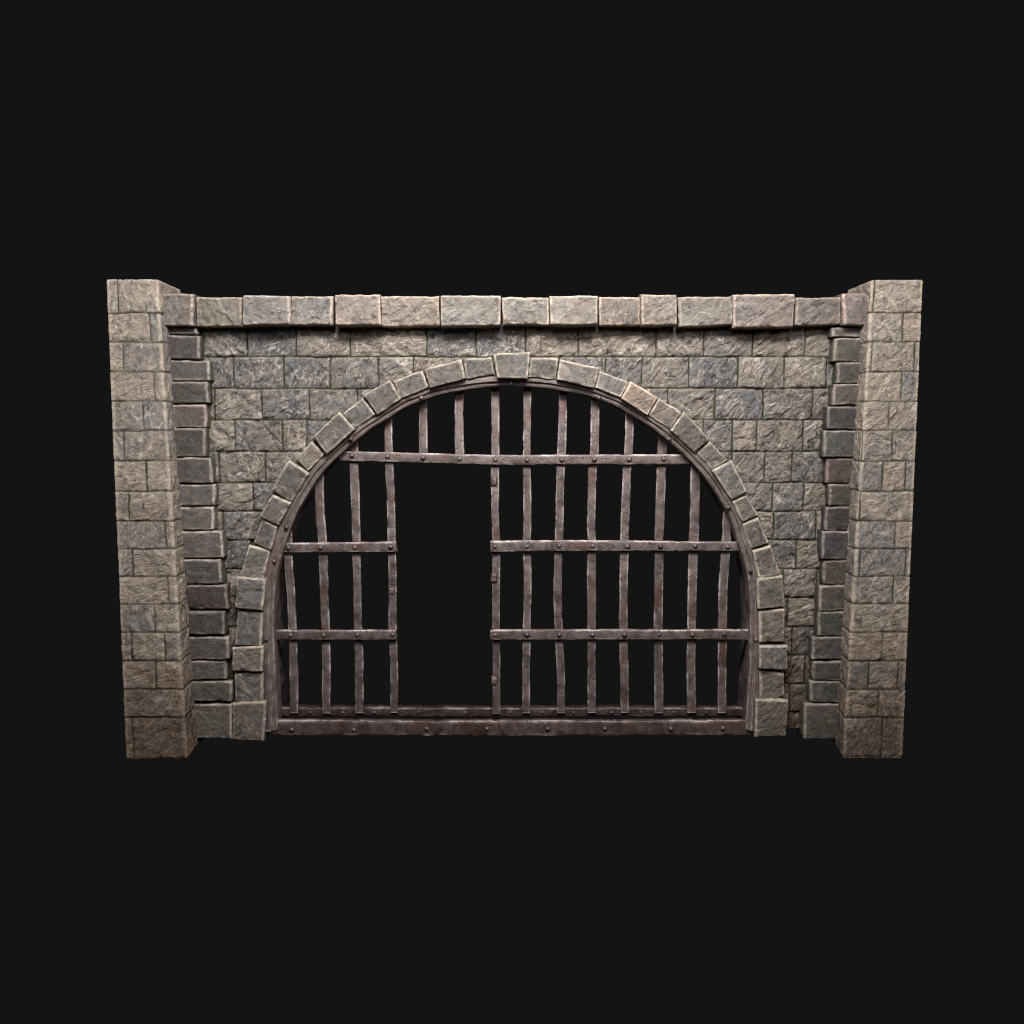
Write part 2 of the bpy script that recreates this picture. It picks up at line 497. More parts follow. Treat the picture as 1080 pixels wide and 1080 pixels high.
def wall_mesh():
    step = 0.0105
    x0, x1 = at(172, 500, 0)[0], at(908, 500, 0)[0]
    z1 = at(540, 322, 0)[2]
    xs = np.arange(x0, x1 + step, step)
    zs = np.arange(0.0, z1 + step, step)
    X, Z = np.meshgrid(xs, zs)
    rows = [at(540, y, 0)[2] for y in ROWY]
    rows[-1] = -0.2
    jd = np.full(X.shape, 9.0)
    tone = np.zeros(X.shape); ang = np.zeros(X.shape); offs = np.zeros(X.shape)
    base = np.zeros(X.shape); tx = np.zeros(X.shape); tz = np.zeros(X.shape); shade = np.zeros(X.shape)
    rnd = random.Random(99)
    wx = 0.010 * fbm(X * 5, Z * 5, 0, 71, 4, 0.6)
    wz = 0.010 * fbm(X * 5 + 9, Z * 5, 0, 72, 4, 0.6)
    bid = 0
    for i in range(len(rows) - 1):
        zt, zb = rows[i], rows[i + 1]
        ym = (ROWY[i] + ROWY[i + 1]) / 2
        js = [at(p, ym, 0)[0] for p in ROWJ[i]]
        js = [-9.0] + js + [9.0]
        for j in range(len(js) - 1):
            a, b = js[j], js[j + 1]
            XX, ZZ = X + wx, Z + wz
            m = (XX >= a) & (XX < b) & (ZZ < zt) & (ZZ >= zb)
            if not m.any():
                rnd.random(); continue
            d = np.minimum(np.minimum(XX - a, b - XX), np.minimum(zt - ZZ, ZZ - zb))
            jd[m] = d[m]
            tone[m] = rnd.uniform(0.0, 1.0)
            ang[m] = rnd.uniform(0.35, 1.1) * (1 if rnd.random() < 0.78 else -1)
            offs[m] = rnd.uniform(0, 30)
            base[m] = rnd.uniform(-0.006, 0.008)
            k1, k2 = rnd.uniform(-.03, .03), rnd.uniform(-.04, .03)
            cx, cz = (max(a, x0) + min(b, x1)) / 2, (zt + zb) / 2
            base[m] += ((X - cx) * k1 + (Z - cz) * k2)[m]
            bid += 1
    hgt, vein = relief(X, Z, ang, 3, 0.21, 1.75, offs)
    jn = jd + 0.007 * fbm(X * 22, Z * 22, 0, 73, 4, 0.6)
    gap = 1 - sstep(0.0, 0.013, jn)
    round_ = (1 - sstep(0.0, 0.05, jn)) * 0.010
    h = (hgt + base) * (1 - gap) - gap * 0.017 - round_ + gap * 0.006 * fbm(X * 40, Z * 40, 0, 5, 3)
    Y = -h
    # keep points outside the arch opening (a little overlap behind the arch stones)
    inner = PROF - NRM * 0.10
    zi = np.interp(X[0], inner[:, 0][:], inner[:, 1]) if False else None
    cols = X[0]
    cut = np.zeros(len(cols))
    for k, x in enumerate(cols):
        if inner[0, 0] < x < inner[-1, 0] or abs(x) < inner[:, 0].max():
            # highest crossing of the outline at this x
            s = inner[:, 0] - x
            c = np.where(s[:-1] * s[1:] <= 0)[0]
            cut[k] = inner[c, 1].max() if len(c) else 0
            if len(c) > 1:
                cut[k] = inner[c, 1].max()
    keep = Z >= (cut[None, :])
    idx = np.arange(X.size).reshape(X.shape)
    ok = keep[:-1, :-1] & keep[1:, :-1] & keep[1:, 1:] & keep[:-1, 1:]
    q = np.stack([idx[:-1, :-1], idx[:-1, 1:], idx[1:, 1:], idx[1:, :-1]], -1)[ok]
    used = np.zeros(X.size, bool); used[q.ravel()] = True
    rem = np.cumsum(used) - 1
    q = rem[q]
    V = np.stack([X, Y, Z], -1).reshape(-1, 3)[used]
    n0 = len(V)
    wear = (1 - sstep(0.012, 0.035, jn)) * (1 - gap)
    A = {'vein': (vein * (1 - gap)).ravel()[used], 'wear': wear.ravel()[used], 'joint': gap.ravel()[used],
         'tone': tone.ravel()[used]}
    faces = q.tolist()
    # the body behind the dressed face: arch-shaped masonry 0.3 m thick
    ring = PROF - NRM * 0.085
    ring[0, 1] = ring[-1, 1] = 0.0
    k = ring[::4].copy()
    k[-1] = ring[-1]
    top = z1
    nb = len(k)
    body = []
    for Yb in (0.045, 0.32):
        body += [(p[0], Yb, p[1]) for p in k]
        ang_ = np.linspace(0, 1, nb)
        # outer boundary sampled to match
        for p, t in zip(k, ang_):
            if t < 0.3:
                u = t / 0.3; body.append((x0, Yb, top * u))
            elif t < 0.7:
                u = (t - 0.3) / 0.4; body.append((x0 + (x1 - x0) * u, Yb, top))
            else:
                u = (t - 0.7) / 0.3; body.append((x1, Yb, top * (1 - u)))
    body = np.array(body)
    fi, fo, bi, bo = n0, n0 + nb, n0 + 2 * nb, n0 + 3 * nb
    for i in range(nb - 1):
        faces.append([fi + i, fo + i, fo + i + 1, fi + i + 1])
        faces.append([bi + i, bi + i + 1, bo + i + 1, bo + i])
        faces.append([fi + i, fi + i + 1, bi + i + 1, bi + i])
        faces.append([fo + i, bo + i, bo + i + 1, fo + i + 1])
    faces.append([fi, bi, bo, fo]); faces.append([fi + nb - 1, fo + nb - 1, bo + nb - 1, bi + nb - 1])
    V = np.vstack([V, body])
    for kk, vv in (('vein', 0), ('wear', 0), ('joint', 0.3), ('tone', 0.5)):
        A[kk] = np.concatenate([A[kk], np.full(len(body), vv)])
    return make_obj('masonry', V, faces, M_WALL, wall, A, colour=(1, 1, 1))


wall_mesh()


def zq(k, pts):
    return [zp(k, a, b) for a, b in pts]


# arch stones, left foot to the crown, then crown to the right foot
LEFT = [(3, [(555, 393), (672, 388), (688, 458), (567, 480)]), (3, [(388, 437), (545, 395), (562, 478), (412, 518)]),
        (3, [(258, 488), (380, 443), (408, 515), (290, 562)]), (3, [(132, 548), (245, 483), (290, 562), (190, 630)]),
        (3, [(45, 625), (130, 560), (183, 628), (95, 688)]), (1, [(920, 718), (1028, 617), (1095, 690), (978, 797)]),
        (1, [(848, 815), (912, 742), (970, 795), (900, 868)]), (1, [(745, 945), (818, 820), (900, 880), (825, 998)]),
        (1, [(692, 1060), (748, 968), (825, 1000), (772, 1097)]), (2, [(667, 130), (703, 30), (770, 62), (742, 162)]),
        (2, [(610, 270), (650, 140), (738, 165), (705, 285)]), (2, [(597, 275), (718, 285), (705, 420), (590, 405)]),
        (2, [(597, 418), (705, 424), (700, 565), (590, 562)]), (2, [(578, 575), (708, 568), (706, 675), (578, 672)]),
        (2, [(588, 682), (706, 680), (706, 800), (592, 800)])]
RIGHT = [(3, [(838, 390), (955, 393), (945, 483), (828, 470)]), (5, [(-38, 395), (127, 432), (108, 518), (-50, 482)]),
         (5, [(130, 445), (258, 492), (218, 558), (112, 515)]), (5, [(262, 490), (375, 555), (332, 633), (222, 562)]),
         (5, [(378, 560), (475, 620), (430, 693), (338, 632)]), (5, [(485, 615), (595, 735), (535, 790), (430, 695)]),
         (5, [(595, 742), (668, 822), (605, 865), (540, 792)]), (5, [(685, 822), (752, 955), (690, 992), (608, 868)]),
         (5, [(750, 965), (803, 1055), (735, 1083), (690, 995)]), (6, [(800, 25), (845, 130), (770, 158), (735, 55)]),
         (6, [(853, 140), (900, 268), (800, 275), (775, 165)]), (6, [(795, 282), (905, 270), (912, 400), (800, 413)]),
         (6, [(805, 418), (908, 408), (912, 550), (808, 555)]), (6, [(805, 568), (928, 565), (922, 665), (805, 662)]),
         (6, [(808, 672), (908, 680), (910, 788), (808, 785)])]
# proud (1) and set-back (0) stones alternate irregularly
pl = [0, 1, 0, 1, 0, 1, 0, 1, 1, 0, 0, 1, 0, 1, 0]
for i, (k, q) in enumerate(LEFT):
    block('arch_stone', zq(k, q), -0.10 - 0.035 * pl[i], 0.22, M_BLOCK, wall, 100 + i, amp=0.8)
pr = [0, 1, 0, 1, 0, 1, 0, 1, 0, 0, 0, 1, 0, 1, 0]
for i, (k, q) in enumerate(RIGHT):
    pink = (1.32, 1.18, 1.10) if i == 3 else None
    block('arch_stone', zq(k, q), -0.10 - 0.035 * pr[i], 0.22, M_BLOCK, wall, 130 + i, colour=pink, amp=0.8)
block('keystone', zq(3, [(683, 370), (835, 365), (825, 478), (697, 475)]), -0.16, 0.28, M_BLOCK, wall, 99)
block('base_stone', zq(2, [(578, 808), (720, 803), (708, 968), (581, 960)]), -0.145, 0.25, M_BLOCK, wall, 160, colour=(.8, .77, .74))
block('base_stone', zq(6, [(788, 790), (928, 797), (920, 950), (788, 952)]), -0.145, 0.25, M_BLOCK, wall, 161, colour=(.9, .88, .85))
block('base_stone', zq(2, [(412, 810), (575, 811), (577, 958), (420, 955)]), -0.13, 0.25, M_QUOIN, wall, 162, colour=(1.5, 1.45, 1.35), grow_l=0.08)
block('base_stone', zq(8, [(515, 812), (668, 808), (664, 962), (515, 958)]), -0.15, 0.25, M_QUOIN, wall, 163, colour=(1.2, 1.15, 1.05), grow_r=0.08)

# coping
COPE = [(1, [(285, 117), (412, 118), (412, 252), (298, 252)], 1), (1, [(425, 135), (617, 133), (620, 255), (427, 255)], 0),
        (1, [(622, 125), (820, 127), (822, 245), (622, 250)], 1), (1, [(825, 130), (1003, 130), (1003, 248), (830, 250)], 0),
        (3, [(12, 122), (200, 122), (203, 248), (15, 250)], 1), (3, [(205, 130), (452, 130), (455, 252), (207, 257)], 0),
        (3, [(459, 127), (712, 127), (712, 250), (460, 255)], 1), (3, [(718, 133), (915, 135), (917, 248), (722, 248)], 0),
        (5, [(-80, 127), (122, 127), (122, 247), (-78, 248)], 1), (5, [(127, 133), (301, 132), (301, 250), (130, 252)], 0),
        (5, [(305, 122), (457, 123), (457, 248), (308, 252)], 1), (5, [(463, 130), (690, 130), (691, 250), (465, 258)], 0),
        (5, [(695, 122), (953, 122), (950, 255), (696, 260)], 1), (7, [(476, 135), (672, 135), (670, 248), (476, 252)], 0),
        (7, [(678, 117), (790, 115), (778, 250), (682, 250)], 1)]
CC = [(.80, .76, .74), (.86, .82, .76), (.84, .84, .86), (.98, .95, .90), (1.08, 1.0, .97), (1.02, .95, .88), (.98, .96, .92),
      (1.0, .95, .88), (1.02, 1.0, .96), (1.08, .98, .90), (.96, .90, .84), (.88, .87, .85), (1.02, .95, .93), (.78, .74, .71), (.88, .78, .75)]
for i, (k, q, p) in enumerate(COPE):
    block('coping_stone', zq(k, q), -0.17 - 0.055 * p, 0.48, M_COPE, wall, 200 + i, colour=CC[i], amp=1.1, r=0.020, gap=0.002,
          grow_l=0.10 if i == 0 else 0, grow_r=0.10 if i == 14 else 0)

# quoins: the dark stepped blocks between each pillar and the wall face
QL = [(1, [(298, 262), (425, 262), (427, 288), (298, 288)]), (1, [(300, 295), (438, 295), (440, 393), (305, 392)]),
      (1, [(308, 400), (478, 402), (482, 485), (312, 485)]), (1, [(315, 490), (472, 490), (475, 580), (320, 578)]),
      (1, [(322, 585), (465, 587), (467, 683), (328, 683)]), (1, [(328, 688), (460, 688), (462, 805), (335, 805)]),
      (1, [(340, 812), (488, 812), (492, 918), (345, 915)]), (1, [(350, 925), (503, 925), (505, 1012), (355, 1012)]),
      (1, [(355, 1020), (498, 1020), (502, 1115), (362, 1115)]), (2, [(365, 85), (535, 82), (540, 192), (370, 195)]),
      (2, [(372, 203), (528, 200), (532, 302), (378, 305)]), (2, [(380, 312), (553, 308), (558, 412), (385, 412)]),
      (2, [(388, 422), (542, 422), (543, 517), (392, 517)]), (2, [(397, 530), (560, 528), (563, 620), (400, 622)]),
      (2, [(403, 630), (548, 630), (552, 707), (408, 708)]), (2, [(410, 715), (572, 718), (575, 798), (415, 798)])]
QR = [(7, [(635, 262), (775, 258), (772, 300), (632, 300)]), (7, [(645, 307), (768, 307), (760, 405), (638, 402)]),
      (7, [(655, 410), (758, 408), (757, 495), (655, 495)]), (7, [(640, 502), (755, 500), (748, 587), (637, 587)]),
      (7, [(612, 595), (750, 595), (745, 692), (612, 688)]), (7, [(600, 697), (742, 697), (738, 808), (598, 807)]),
      (7, [(612, 815), (735, 815), (727, 920), (610, 918)]), (7, [(622, 925), (725, 925), (720, 1012), (622, 1012)]),
      (7, [(605, 1020), (722, 1020), (715, 1117), (602, 1117)]), (8, [(590, 82), (718, 82), (712, 200), (590, 198)]),
      (8, [(600, 205), (712, 203), (705, 307), (598, 305)]), (8, [(578, 313), (702, 310), (697, 415), (578, 418)]),
      (8, [(575, 423), (695, 422), (688, 522), (573, 522)]), (8, [(550, 530), (685, 525), (680, 622), (550, 622)]),
      (8, [(553, 632), (678, 630), (672, 712), (553, 712)]), (8, [(540, 717), (668, 717), (663, 803), (540, 803)])]
rq = random.Random(4)
for i, (k, q) in enumerate(QL):
    g = rq.uniform(0.85, 1.3)
    c = (g, g * rq.uniform(.97, 1.0), g * rq.uniform(.96, 1.02))
    if i in (7, 8, 9, 10): c = tuple(x * 1.25 for x in c)
    if i in (4, 11): c = (c[0] * 1.06, c[1] * .95, c[2] * .96)
    block('quoin_stone', zq(k, q), -0.125 - 0.03 * rq.random(), 0.24, M_QUOIN, wall, 300 + i, colour=c, grow_l=0.07, amp=0.5, r=0.014)
for i, (k, q) in enumerate(QR):
    g = rq.uniform(0.8, 1.2)
    c = (g, g * rq.uniform(.95, 1.02), g * rq.uniform(.92, 1.02))
    if i in (3, 6): c = (c[0] * 1.05, c[1] * .95, c[2] * .95)
    block('quoin_stone', zq(k, q), -0.125 - 0.03 * rq.random(), 0.24, M_QUOIN, wall, 330 + i, colour=c, grow_r=0.07, amp=0.5, r=0.014)


# ------------------------------------------------------------------ things 2 and 3: the pillars
PY = [294.5, 330, 360.5, 392, 423, 454, 486, 518, 549.5, 579, 608, 637, 667, 697, 727, 757, 801]
PJL = [[124], [158], [129.5], [162.5], [151], [131], [154], [136], [175], [140], [177], [163], [139, 174], [164], [], [140]]
PJR = [[922], [952.5], [920, 964], [950.5], [937.5], [941, 909], [931, 955], [907], [944], [907, 955], [942], [], [930], [916, 947], [926], [930]]


def pillar(side, PJ, label):
    YT, YB = -0.34, -0.47
    if side < 0:
        ft, fb = (112, 166.5), (133, 197.5)
        ot, it = at(112, 294.5, YT), at(166.5, 294.5, YT)
        ob, ib = at(133, 801, YB), at(197.5, 801, YB)
        bt, bb = at(190, 304, 0.30), at(221, 781, 0.30)
    else:
        ot, it = at(973.5, 295, YT), at(919.5, 295, YT)
        ob, ib = at(952, 799.5, YB), at(888.5, 799.5, YB)
        bt, bb = at(894, 305, 0.30), at(871, 780, 0.30)
    for p, q in ((ot, ob), (it, ib), (bt, bb)):
        p[2] = ot[2]; q[2] = ob[2]
    # perimeter: outer back -> outer front -> inner front -> inner back
    Tp = [np.array([ot[0], 0.30, ot[2]]), ot, it, bt]
    Bp = [np.array([ob[0], 0.30, ob[2]]), ob, ib, bb]
    step = 0.0105
    lens = [np.linalg.norm(Tp[i + 1] - Tp[i]) * .5 + np.linalg.norm(Bp[i + 1] - Bp[i]) * .5 for i in range(3)]
    cum = np.r_[0, np.cumsum(lens)]
    U = np.arange(0, cum[-1] + step, step)
    U[-1] = cum[-1]
    H = ot[2] - ob[2]
    Vv = np.linspace(0, 1, int(H / step) + 1)      # 0 = bottom
    UU, VV = np.meshgrid(U, Vv)

    def peri(C):
        return np.stack([np.interp(U, cum, [c[k] for c in C]) for k in range(3)], -1)
    top, bot = peri(Tp), peri(Bp)
    pos = VV[..., None] * top[None] + (1 - VV)[..., None] * bot[None]
    # outward normals of the three faces, blended round the arrises
    s = -1 if side < 0 else 1
    N = np.array([[s, 0, 0], [0, -1, 0], [-s, 0, 0]], float)
    r = 0.018
    wgt = np.stack([1 - sstep(cum[1] - r, cum[1] + r, U),
                    sstep(cum[1] - r, cum[1] + r, U) * (1 - sstep(cum[2] - r, cum[2] + r, U)),
                    sstep(cum[2] - r, cum[2] + r, U)], -1)
    nrm = wgt @ N
    nrm /= np.linalg.norm(nrm, axis=1)[:, None]
    arr = np.minimum(np.abs(UU - cum[1]), np.abs(UU - cum[2]))
    Z = pos[..., 2]
    rows = [at(150 if side < 0 else 930, y, YT + (YB - YT) * i / 16)[2] for i, y in enumerate(PY)]
    rows[0] = ot[2] + .2; rows[-1] = ob[2] - 0.2
    wu = 0.010 * fbm(UU * 5, Z * 5, side * 5, 81, 4, .6); wz = 0.011 * fbm(UU * 5 + 7, Z * 5, side * 5, 82, 4, .6)
    A_, B_ = UU + wu, Z + wz
    jd = np.full(UU.shape, 9.0)
    tone = np.zeros(UU.shape); ang = np.zeros(UU.shape); offs = np.zeros(UU.shape); base = np.zeros(UU.shape)
    rnd = random.Random(17 + side)
    for i in range(16):
        zt, zb = rows[i], rows[i + 1]
        v = 1 - (i + .5) / 16
        fx0 = v * ot[0] + (1 - v) * ob[0]; fx1 = v * it[0] + (1 - v) * ib[0]
        Yr = YT + (YB - YT) * (1 - v)
        ym = (PY[i] + PY[i + 1]) / 2
        js = sorted(cum[1] + (at(p, ym, Yr)[0] - fx0) / (fx1 - fx0) * lens[1] for p in PJ[i])
        sj = [cum[1] - rnd.uniform(.18, .5)]
        ij = [cum[2] + rnd.uniform(.2, .5)]
        js = [-9.0] + sj + js + ij + [99.0]
        for j in range(len(js) - 1):
            a, b = js[j], js[j + 1]
            m = (A_ >= a) & (A_ < b) & (B_ < zt) & (B_ >= zb)
            d = np.minimum(np.minimum(A_ - a, b - A_), np.minimum(zt - B_, B_ - zb))
            jd[m] = d[m]
            tone[m] = rnd.uniform(0.0, 1.0); ang[m] = rnd.uniform(.3, 1.2) * (1 if rnd.random() < .8 else -1)
            offs[m] = rnd.uniform(0, 30)
            k1, k2 = rnd.uniform(-.01, .01), rnd.uniform(-.015, .015)
            base[m] = (rnd.uniform(-.002, .003) + (UU - np.mean(UU[m]) if m.any() else 0) * k1 + (Z - (zt + zb) / 2) * k2)[m] if m.any() else 0
    hgt, vein = relief(UU, Z, ang, 6, 0.22, 1.0, offs)
    jn = jd + 0.008 * fbm(UU * 22, Z * 22, side, 83, 4, .6)
    gap = (1 - sstep(0.0, 0.014, jn))
    # joints are partly filled
    gap = gap * (0.55 + 0.45 * sstep(-.3, .2, fbm(UU * 3, Z * 3, side * 3, 84, 3)))
    rnd_e = (1 - sstep(0, 0.05, jn)) * .006
    arris = (1 - sstep(0.0, 0.022, arr)) * (0.004 + 0.010 * np.clip(fbm(UU * 4, Z * 11, side, 85, 4), 0, 1))
    h = (hgt + base) * (1 - gap) - gap * .010 - rnd_e * .5 - arris
    etop = (1 - sstep(0, .03, (ot[2] - Z))) * .012 + (1 - sstep(0, .03, Z - ob[2])) * .012
    near = 0.35 + 0.65 * sstep(0.0, 0.07, arr)
    h = h * near - etop
    pos = pos + nrm[None] * h[..., None]
    Zn = sstep(0, .1, ot[2] - Z) * 0
    wear = np.clip(1 - sstep(0.006, 0.030, np.abs(arr - 0.012) + .012 * fbm(UU * 9, Z * 9, side, 86, 3)), 0, 1)
    wear = np.maximum(wear, (1 - sstep(.0, .03, ot[2] - Z)) * .8) * (1 - gap)
    nV, nU = UU.shape
    idx = np.arange(UU.size).reshape(UU.shape)
    q = np.stack([idx[:-1, :-1], idx[:-1, 1:], idx[1:, 1:], idx[1:, :-1]], -1).reshape(-1, 4)
    if side > 0:
        q = q[:, ::-1]
    faces = q.tolist()
    # top, bottom and back
    faces.append(idx[-1].tolist()); faces.append(idx[0, ::-1].tolist())
    faces.append(idx[:, -1].tolist() + idx[::-1, 0].tolist())
    A = {'vein': vein.ravel() * (1 - gap).ravel(), 'wear': wear.ravel(), 'joint': gap.ravel(), 'tone': tone.ravel()}
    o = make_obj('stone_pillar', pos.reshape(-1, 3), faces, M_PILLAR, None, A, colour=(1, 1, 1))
    o['label'] = label
    o['category'] = 'pillar'
    o['kind'] = 'thing'
    o['group'] = 'stone pillars at the ends of the wall'
    return o


pillar(-1, PJL, 'tan-grey stone pillar at the left end of the wall, nearer the missing gate panel')
pillar(1, PJR, 'tan-grey stone pillar at the right end of the wall, beside the unbroken bars')

# ------------------------------------------------------------------ thing 4: the iron grille
gate = empty('iron_gate', (0, 0.15, 0), 'rusty purplish iron gate of riveted bars in an arched frame, one panel missing', 'gate')


def sweep(name, pts, nrms, section, mat, parent, seed, closed_ends=True, wob=0.004, wearidx=(), axis='prof'):
    """section: list of (offset along nrm, Y); pts world XZ"""
    n, m = len(pts), len(section)
    V = np.zeros((n, m, 3)); W = np.zeros((n, m))
    s = np.r_[0, np.cumsum(np.hypot(*np.diff(pts, axis=0).T))]
    for j, (o, y) in enumerate(section):
        d = wob * fbm(s * 5, s * 0 + j * 3.3, seed, 91 + seed, 5, .65)
        e = wob * fbm(s * 5, s * 0 + j * 3.3, seed + 4.4, 92 + seed, 5, .65)
        V[:, j, 0] = pts[:, 0] + nrms[:, 0] * (o + d)
        V[:, j, 2] = pts[:, 1] + nrms[:, 1] * (o + d)
        V[:, j, 1] = y + e
        if j in wearidx:
            W[:, j] = np.clip(.55 + fbm(s * 7, s * 0 + j, seed, 93, 4) * 1.6, 0, 1)
    idx = np.arange(n * m).reshape(n, m)
    nx = np.roll(idx, -1, 1)
    q = np.stack([idx[:-1], nx[:-1], nx[1:], idx[1:]], -1).reshape(-1, 4)
    faces = q.tolist()
    if closed_ends:
        faces.append(idx[0, ::-1].tolist()); faces.append(idx[-1].tolist())
    return make_obj(name, V.reshape(-1, 3), faces, mat, parent, {'wear': W.ravel()})


def refine(sec, n=3, r=0.004):
    out = []
    m = len(sec)
    for i in range(m):
        a = np.array(sec[i - 1]); b = np.array(sec[i]); c = np.array(sec[(i + 1) % m])
        la, lc = np.linalg.norm(a - b), np.linalg.norm(c - b)
        ra, rc = min(r, la * .35), min(r, lc * .35)
        out += [tuple(b + (a - b) / la * ra), tuple(b), tuple(b + (c - b) / lc * rc)] if False else \
               [tuple(b + (a - b) / la * ra), tuple(b + (a - b) / la * ra * .3 + (c - b) / lc * rc * .3), tuple(b + (c - b) / lc * rc)]
    return out


# arched frame: stepped section carried round the arch
sec = [(-0.045, 0.42), (-0.045, -0.03), (0.005, -0.062), (0.048, -0.066), (0.055, -0.035), (0.078, -0.040), (0.098, -0.030),
       (0.102, 0.02), (0.100, 0.16), (0.088, 0.165), (0.086, 0.42)]
sec = refine(sec, r=0.007)
PF = PROF.copy()
wobn = 0.005 * fbm(ss * 1.6, ss * 0, 2.0, 12, 3)
PF = PF + NRM * wobn[:, None]
frame = sweep('arched_frame', PF, NRM, sec, M_FRAME, gate, 3, wob=0.005,
              wearidx=tuple([10, 11, 13, 18, 19, 20]))


def rivet(parent, px, py, Y, rad, colour=None):
    c = at(px, py, Y)
    V, Fc, W = [], [], []
    n = 12
    prof = [(1.35, 0.004), (1.30, -0.002), (1.05, -0.003), (1.0, -0.35 * rad), (.82, -.62 * rad), (.45, -.82 * rad)]
    jit = random.Random(int(px * 13 + py * 7))
    for r_, y_ in prof:
        for i in range(n):
            a = 2 * math.pi * i / n
            rr = rad * r_ * (1 + jit.uniform(-.07, .07))
            V.append((c[0] + rr * math.cos(a), c[1] + y_, c[2] + rr * math.sin(a)))
            W.append(.7 if .4 < r_ < .9 else 0)
    for k in range(len(prof) - 1):
        for i in range(n):
            j = (i + 1) % n
            Fc.append([k * n + i, k * n + j, (k + 1) * n + j, (k + 1) * n + i])
    V.append((c[0], c[1] - .86 * rad, c[2])); W.append(1)
    for i in range(n):
        Fc.append([(len(prof) - 1) * n + i, (len(prof) - 1) * n + (i + 1) % n, len(V) - 1])
    Fc.append([n - 1 - i for i in range(n)])
    p0 = parent
    # parent origin in world
    o = make_obj('rivet', V, Fc, M_RIVET, None, {'wear': W}, colour=colour)
    loc = o.location.copy()
    wp = Vector(parent.location)
    g = parent.parent
    while g is not None:
        wp += g.location; g = g.parent
    o.parent = parent
    o.location = loc - wp
    return o


def bar(name, pts, Y, th, widths, mat, seed, vertical=True, colour=None, wob=0.0030, chips=0.5):
    """flat hammered strip through frame points pts, front face in plane y = Y"""
    P = np.array([at(a, b, Y)[[0, 2]] for a, b in pts])
    s0 = np.r_[0, np.cumsum(np.hypot(*np.diff(P, axis=0).T))]
    L = s0[-1]
    n = max(8, int(L / 0.010))
    s = np.linspace(0, L, n)
    # smooth interpolation
    if len(P) > 2:
        Pc = cr(P, 12)
        sc_ = np.r_[0, np.cumsum(np.hypot(*np.diff(Pc, axis=0).T))]
        s = np.linspace(0, sc_[-1], n)
        C = np.stack([np.interp(s, sc_, Pc[:, 0]), np.interp(s, sc_, Pc[:, 1])], 1)
    else:
        C = np.stack([np.interp(s, s0, P[:, 0]), np.interp(s, s0, P[:, 1])], 1)
    T = np.gradient(C, axis=0); T /= np.linalg.norm(T, axis=1)[:, None]
    Nn = np.stack([T[:, 1], -T[:, 0]], 1)
    if vertical and Nn[0, 0] < 0 or (not vertical and Nn[0, 1] < 0):
        Nn = -Nn
    hw = np.interp(np.linspace(0, 1, n), np.linspace(0, 1, len(widths)), widths) / 2 / 100.0
    b = 0.007
    # (side sign, inset, y)
    secs = [(-1, 0, th), (-1, 0, th * .5), (-1, 0, b), (-1, b * .35, b * .35), (-1, b, 0), (-.55, 0, -.002), (0, 0, -.002), (.55, 0, -.002), (1, b, 0), (1, b * .35, b * .35),
            (1, 0, b), (1, 0, th * .5), (1, 0, th)]
    m = len(secs)
    V = np.zeros((n, m, 3)); W = np.zeros((n, m))
    edge = {}
    for sg in (-1, 1):
        f = fbm(s * 3.6, s * 0 + sg, seed * 1.3, 21, 5, .62) * wob * 1.8
        ch = -sstep(.28, .5, fbm(s * 9, s * 0 + sg * 3, seed * 2.1, 22, 3)) * 0.010 * chips
        edge[sg] = f + ch
    bow = fbm(s * 2.2, s * 0, seed * 3.7, 23, 3) * 0.012
    for j, (sg, ins, y) in enumerate(secs):
        k = 1 if sg > 0 else -1
        if abs(sg) == 1:
            o = sg * (hw + edge[k] - ins)
        elif sg == 0:
            o = 0 * s
        else:
            o = sg * hw
        e = 0.003 * fbm(s * 12, s * 0 + j * .7, seed, 24, 4, .6)
        V[:, j, 0] = C[:, 0] + Nn[:, 0] * o
        V[:, j, 2] = C[:, 1] + Nn[:, 1] * o
        V[:, j, 1] = Y + y + e + bow * (1 if y < th else .5)
        if 2 <= j <= 4 or 8 <= j <= 10:
            W[:, j] = np.clip(.45 + fbm(s * 5, s * 0 + k * 5, seed, 25, 4) * 1.7, 0, 1)
            if j in (3, 9):
                W[:, j] = np.clip(W[:, j] * 1.3, 0, 1)
    W *= (sstep(0.0, 0.06, s) * sstep(0.0, 0.06, s[-1] - s))[:, None]
    idx = np.arange(n * m).reshape(n, m)
    nx = np.roll(idx, -1, 1)
    q = np.stack([idx[:-1], nx[:-1], nx[1:], idx[1:]], -1).reshape(-1, 4)
    # orientation check against the outward direction of the front face
    a, b_, c_ = V.reshape(-1, 3)[q[6][0]], V.reshape(-1, 3)[q[6][1]], V.reshape(-1, 3)[q[6][2]]
    if np.cross(b_ - a, c_ - b_)[1] > 0:
        q = q[:, ::-1]
    faces = q.tolist()
    faces.append(idx[0, ::-1].tolist()); faces.append(idx[-1].tolist())
    g = random.Random(seed).uniform(.9, 1.12)
    return make_obj(name, V.reshape(-1, 3), faces, mat, gate, {'wear': W.ravel()}, colour=colour or (g, g, g))


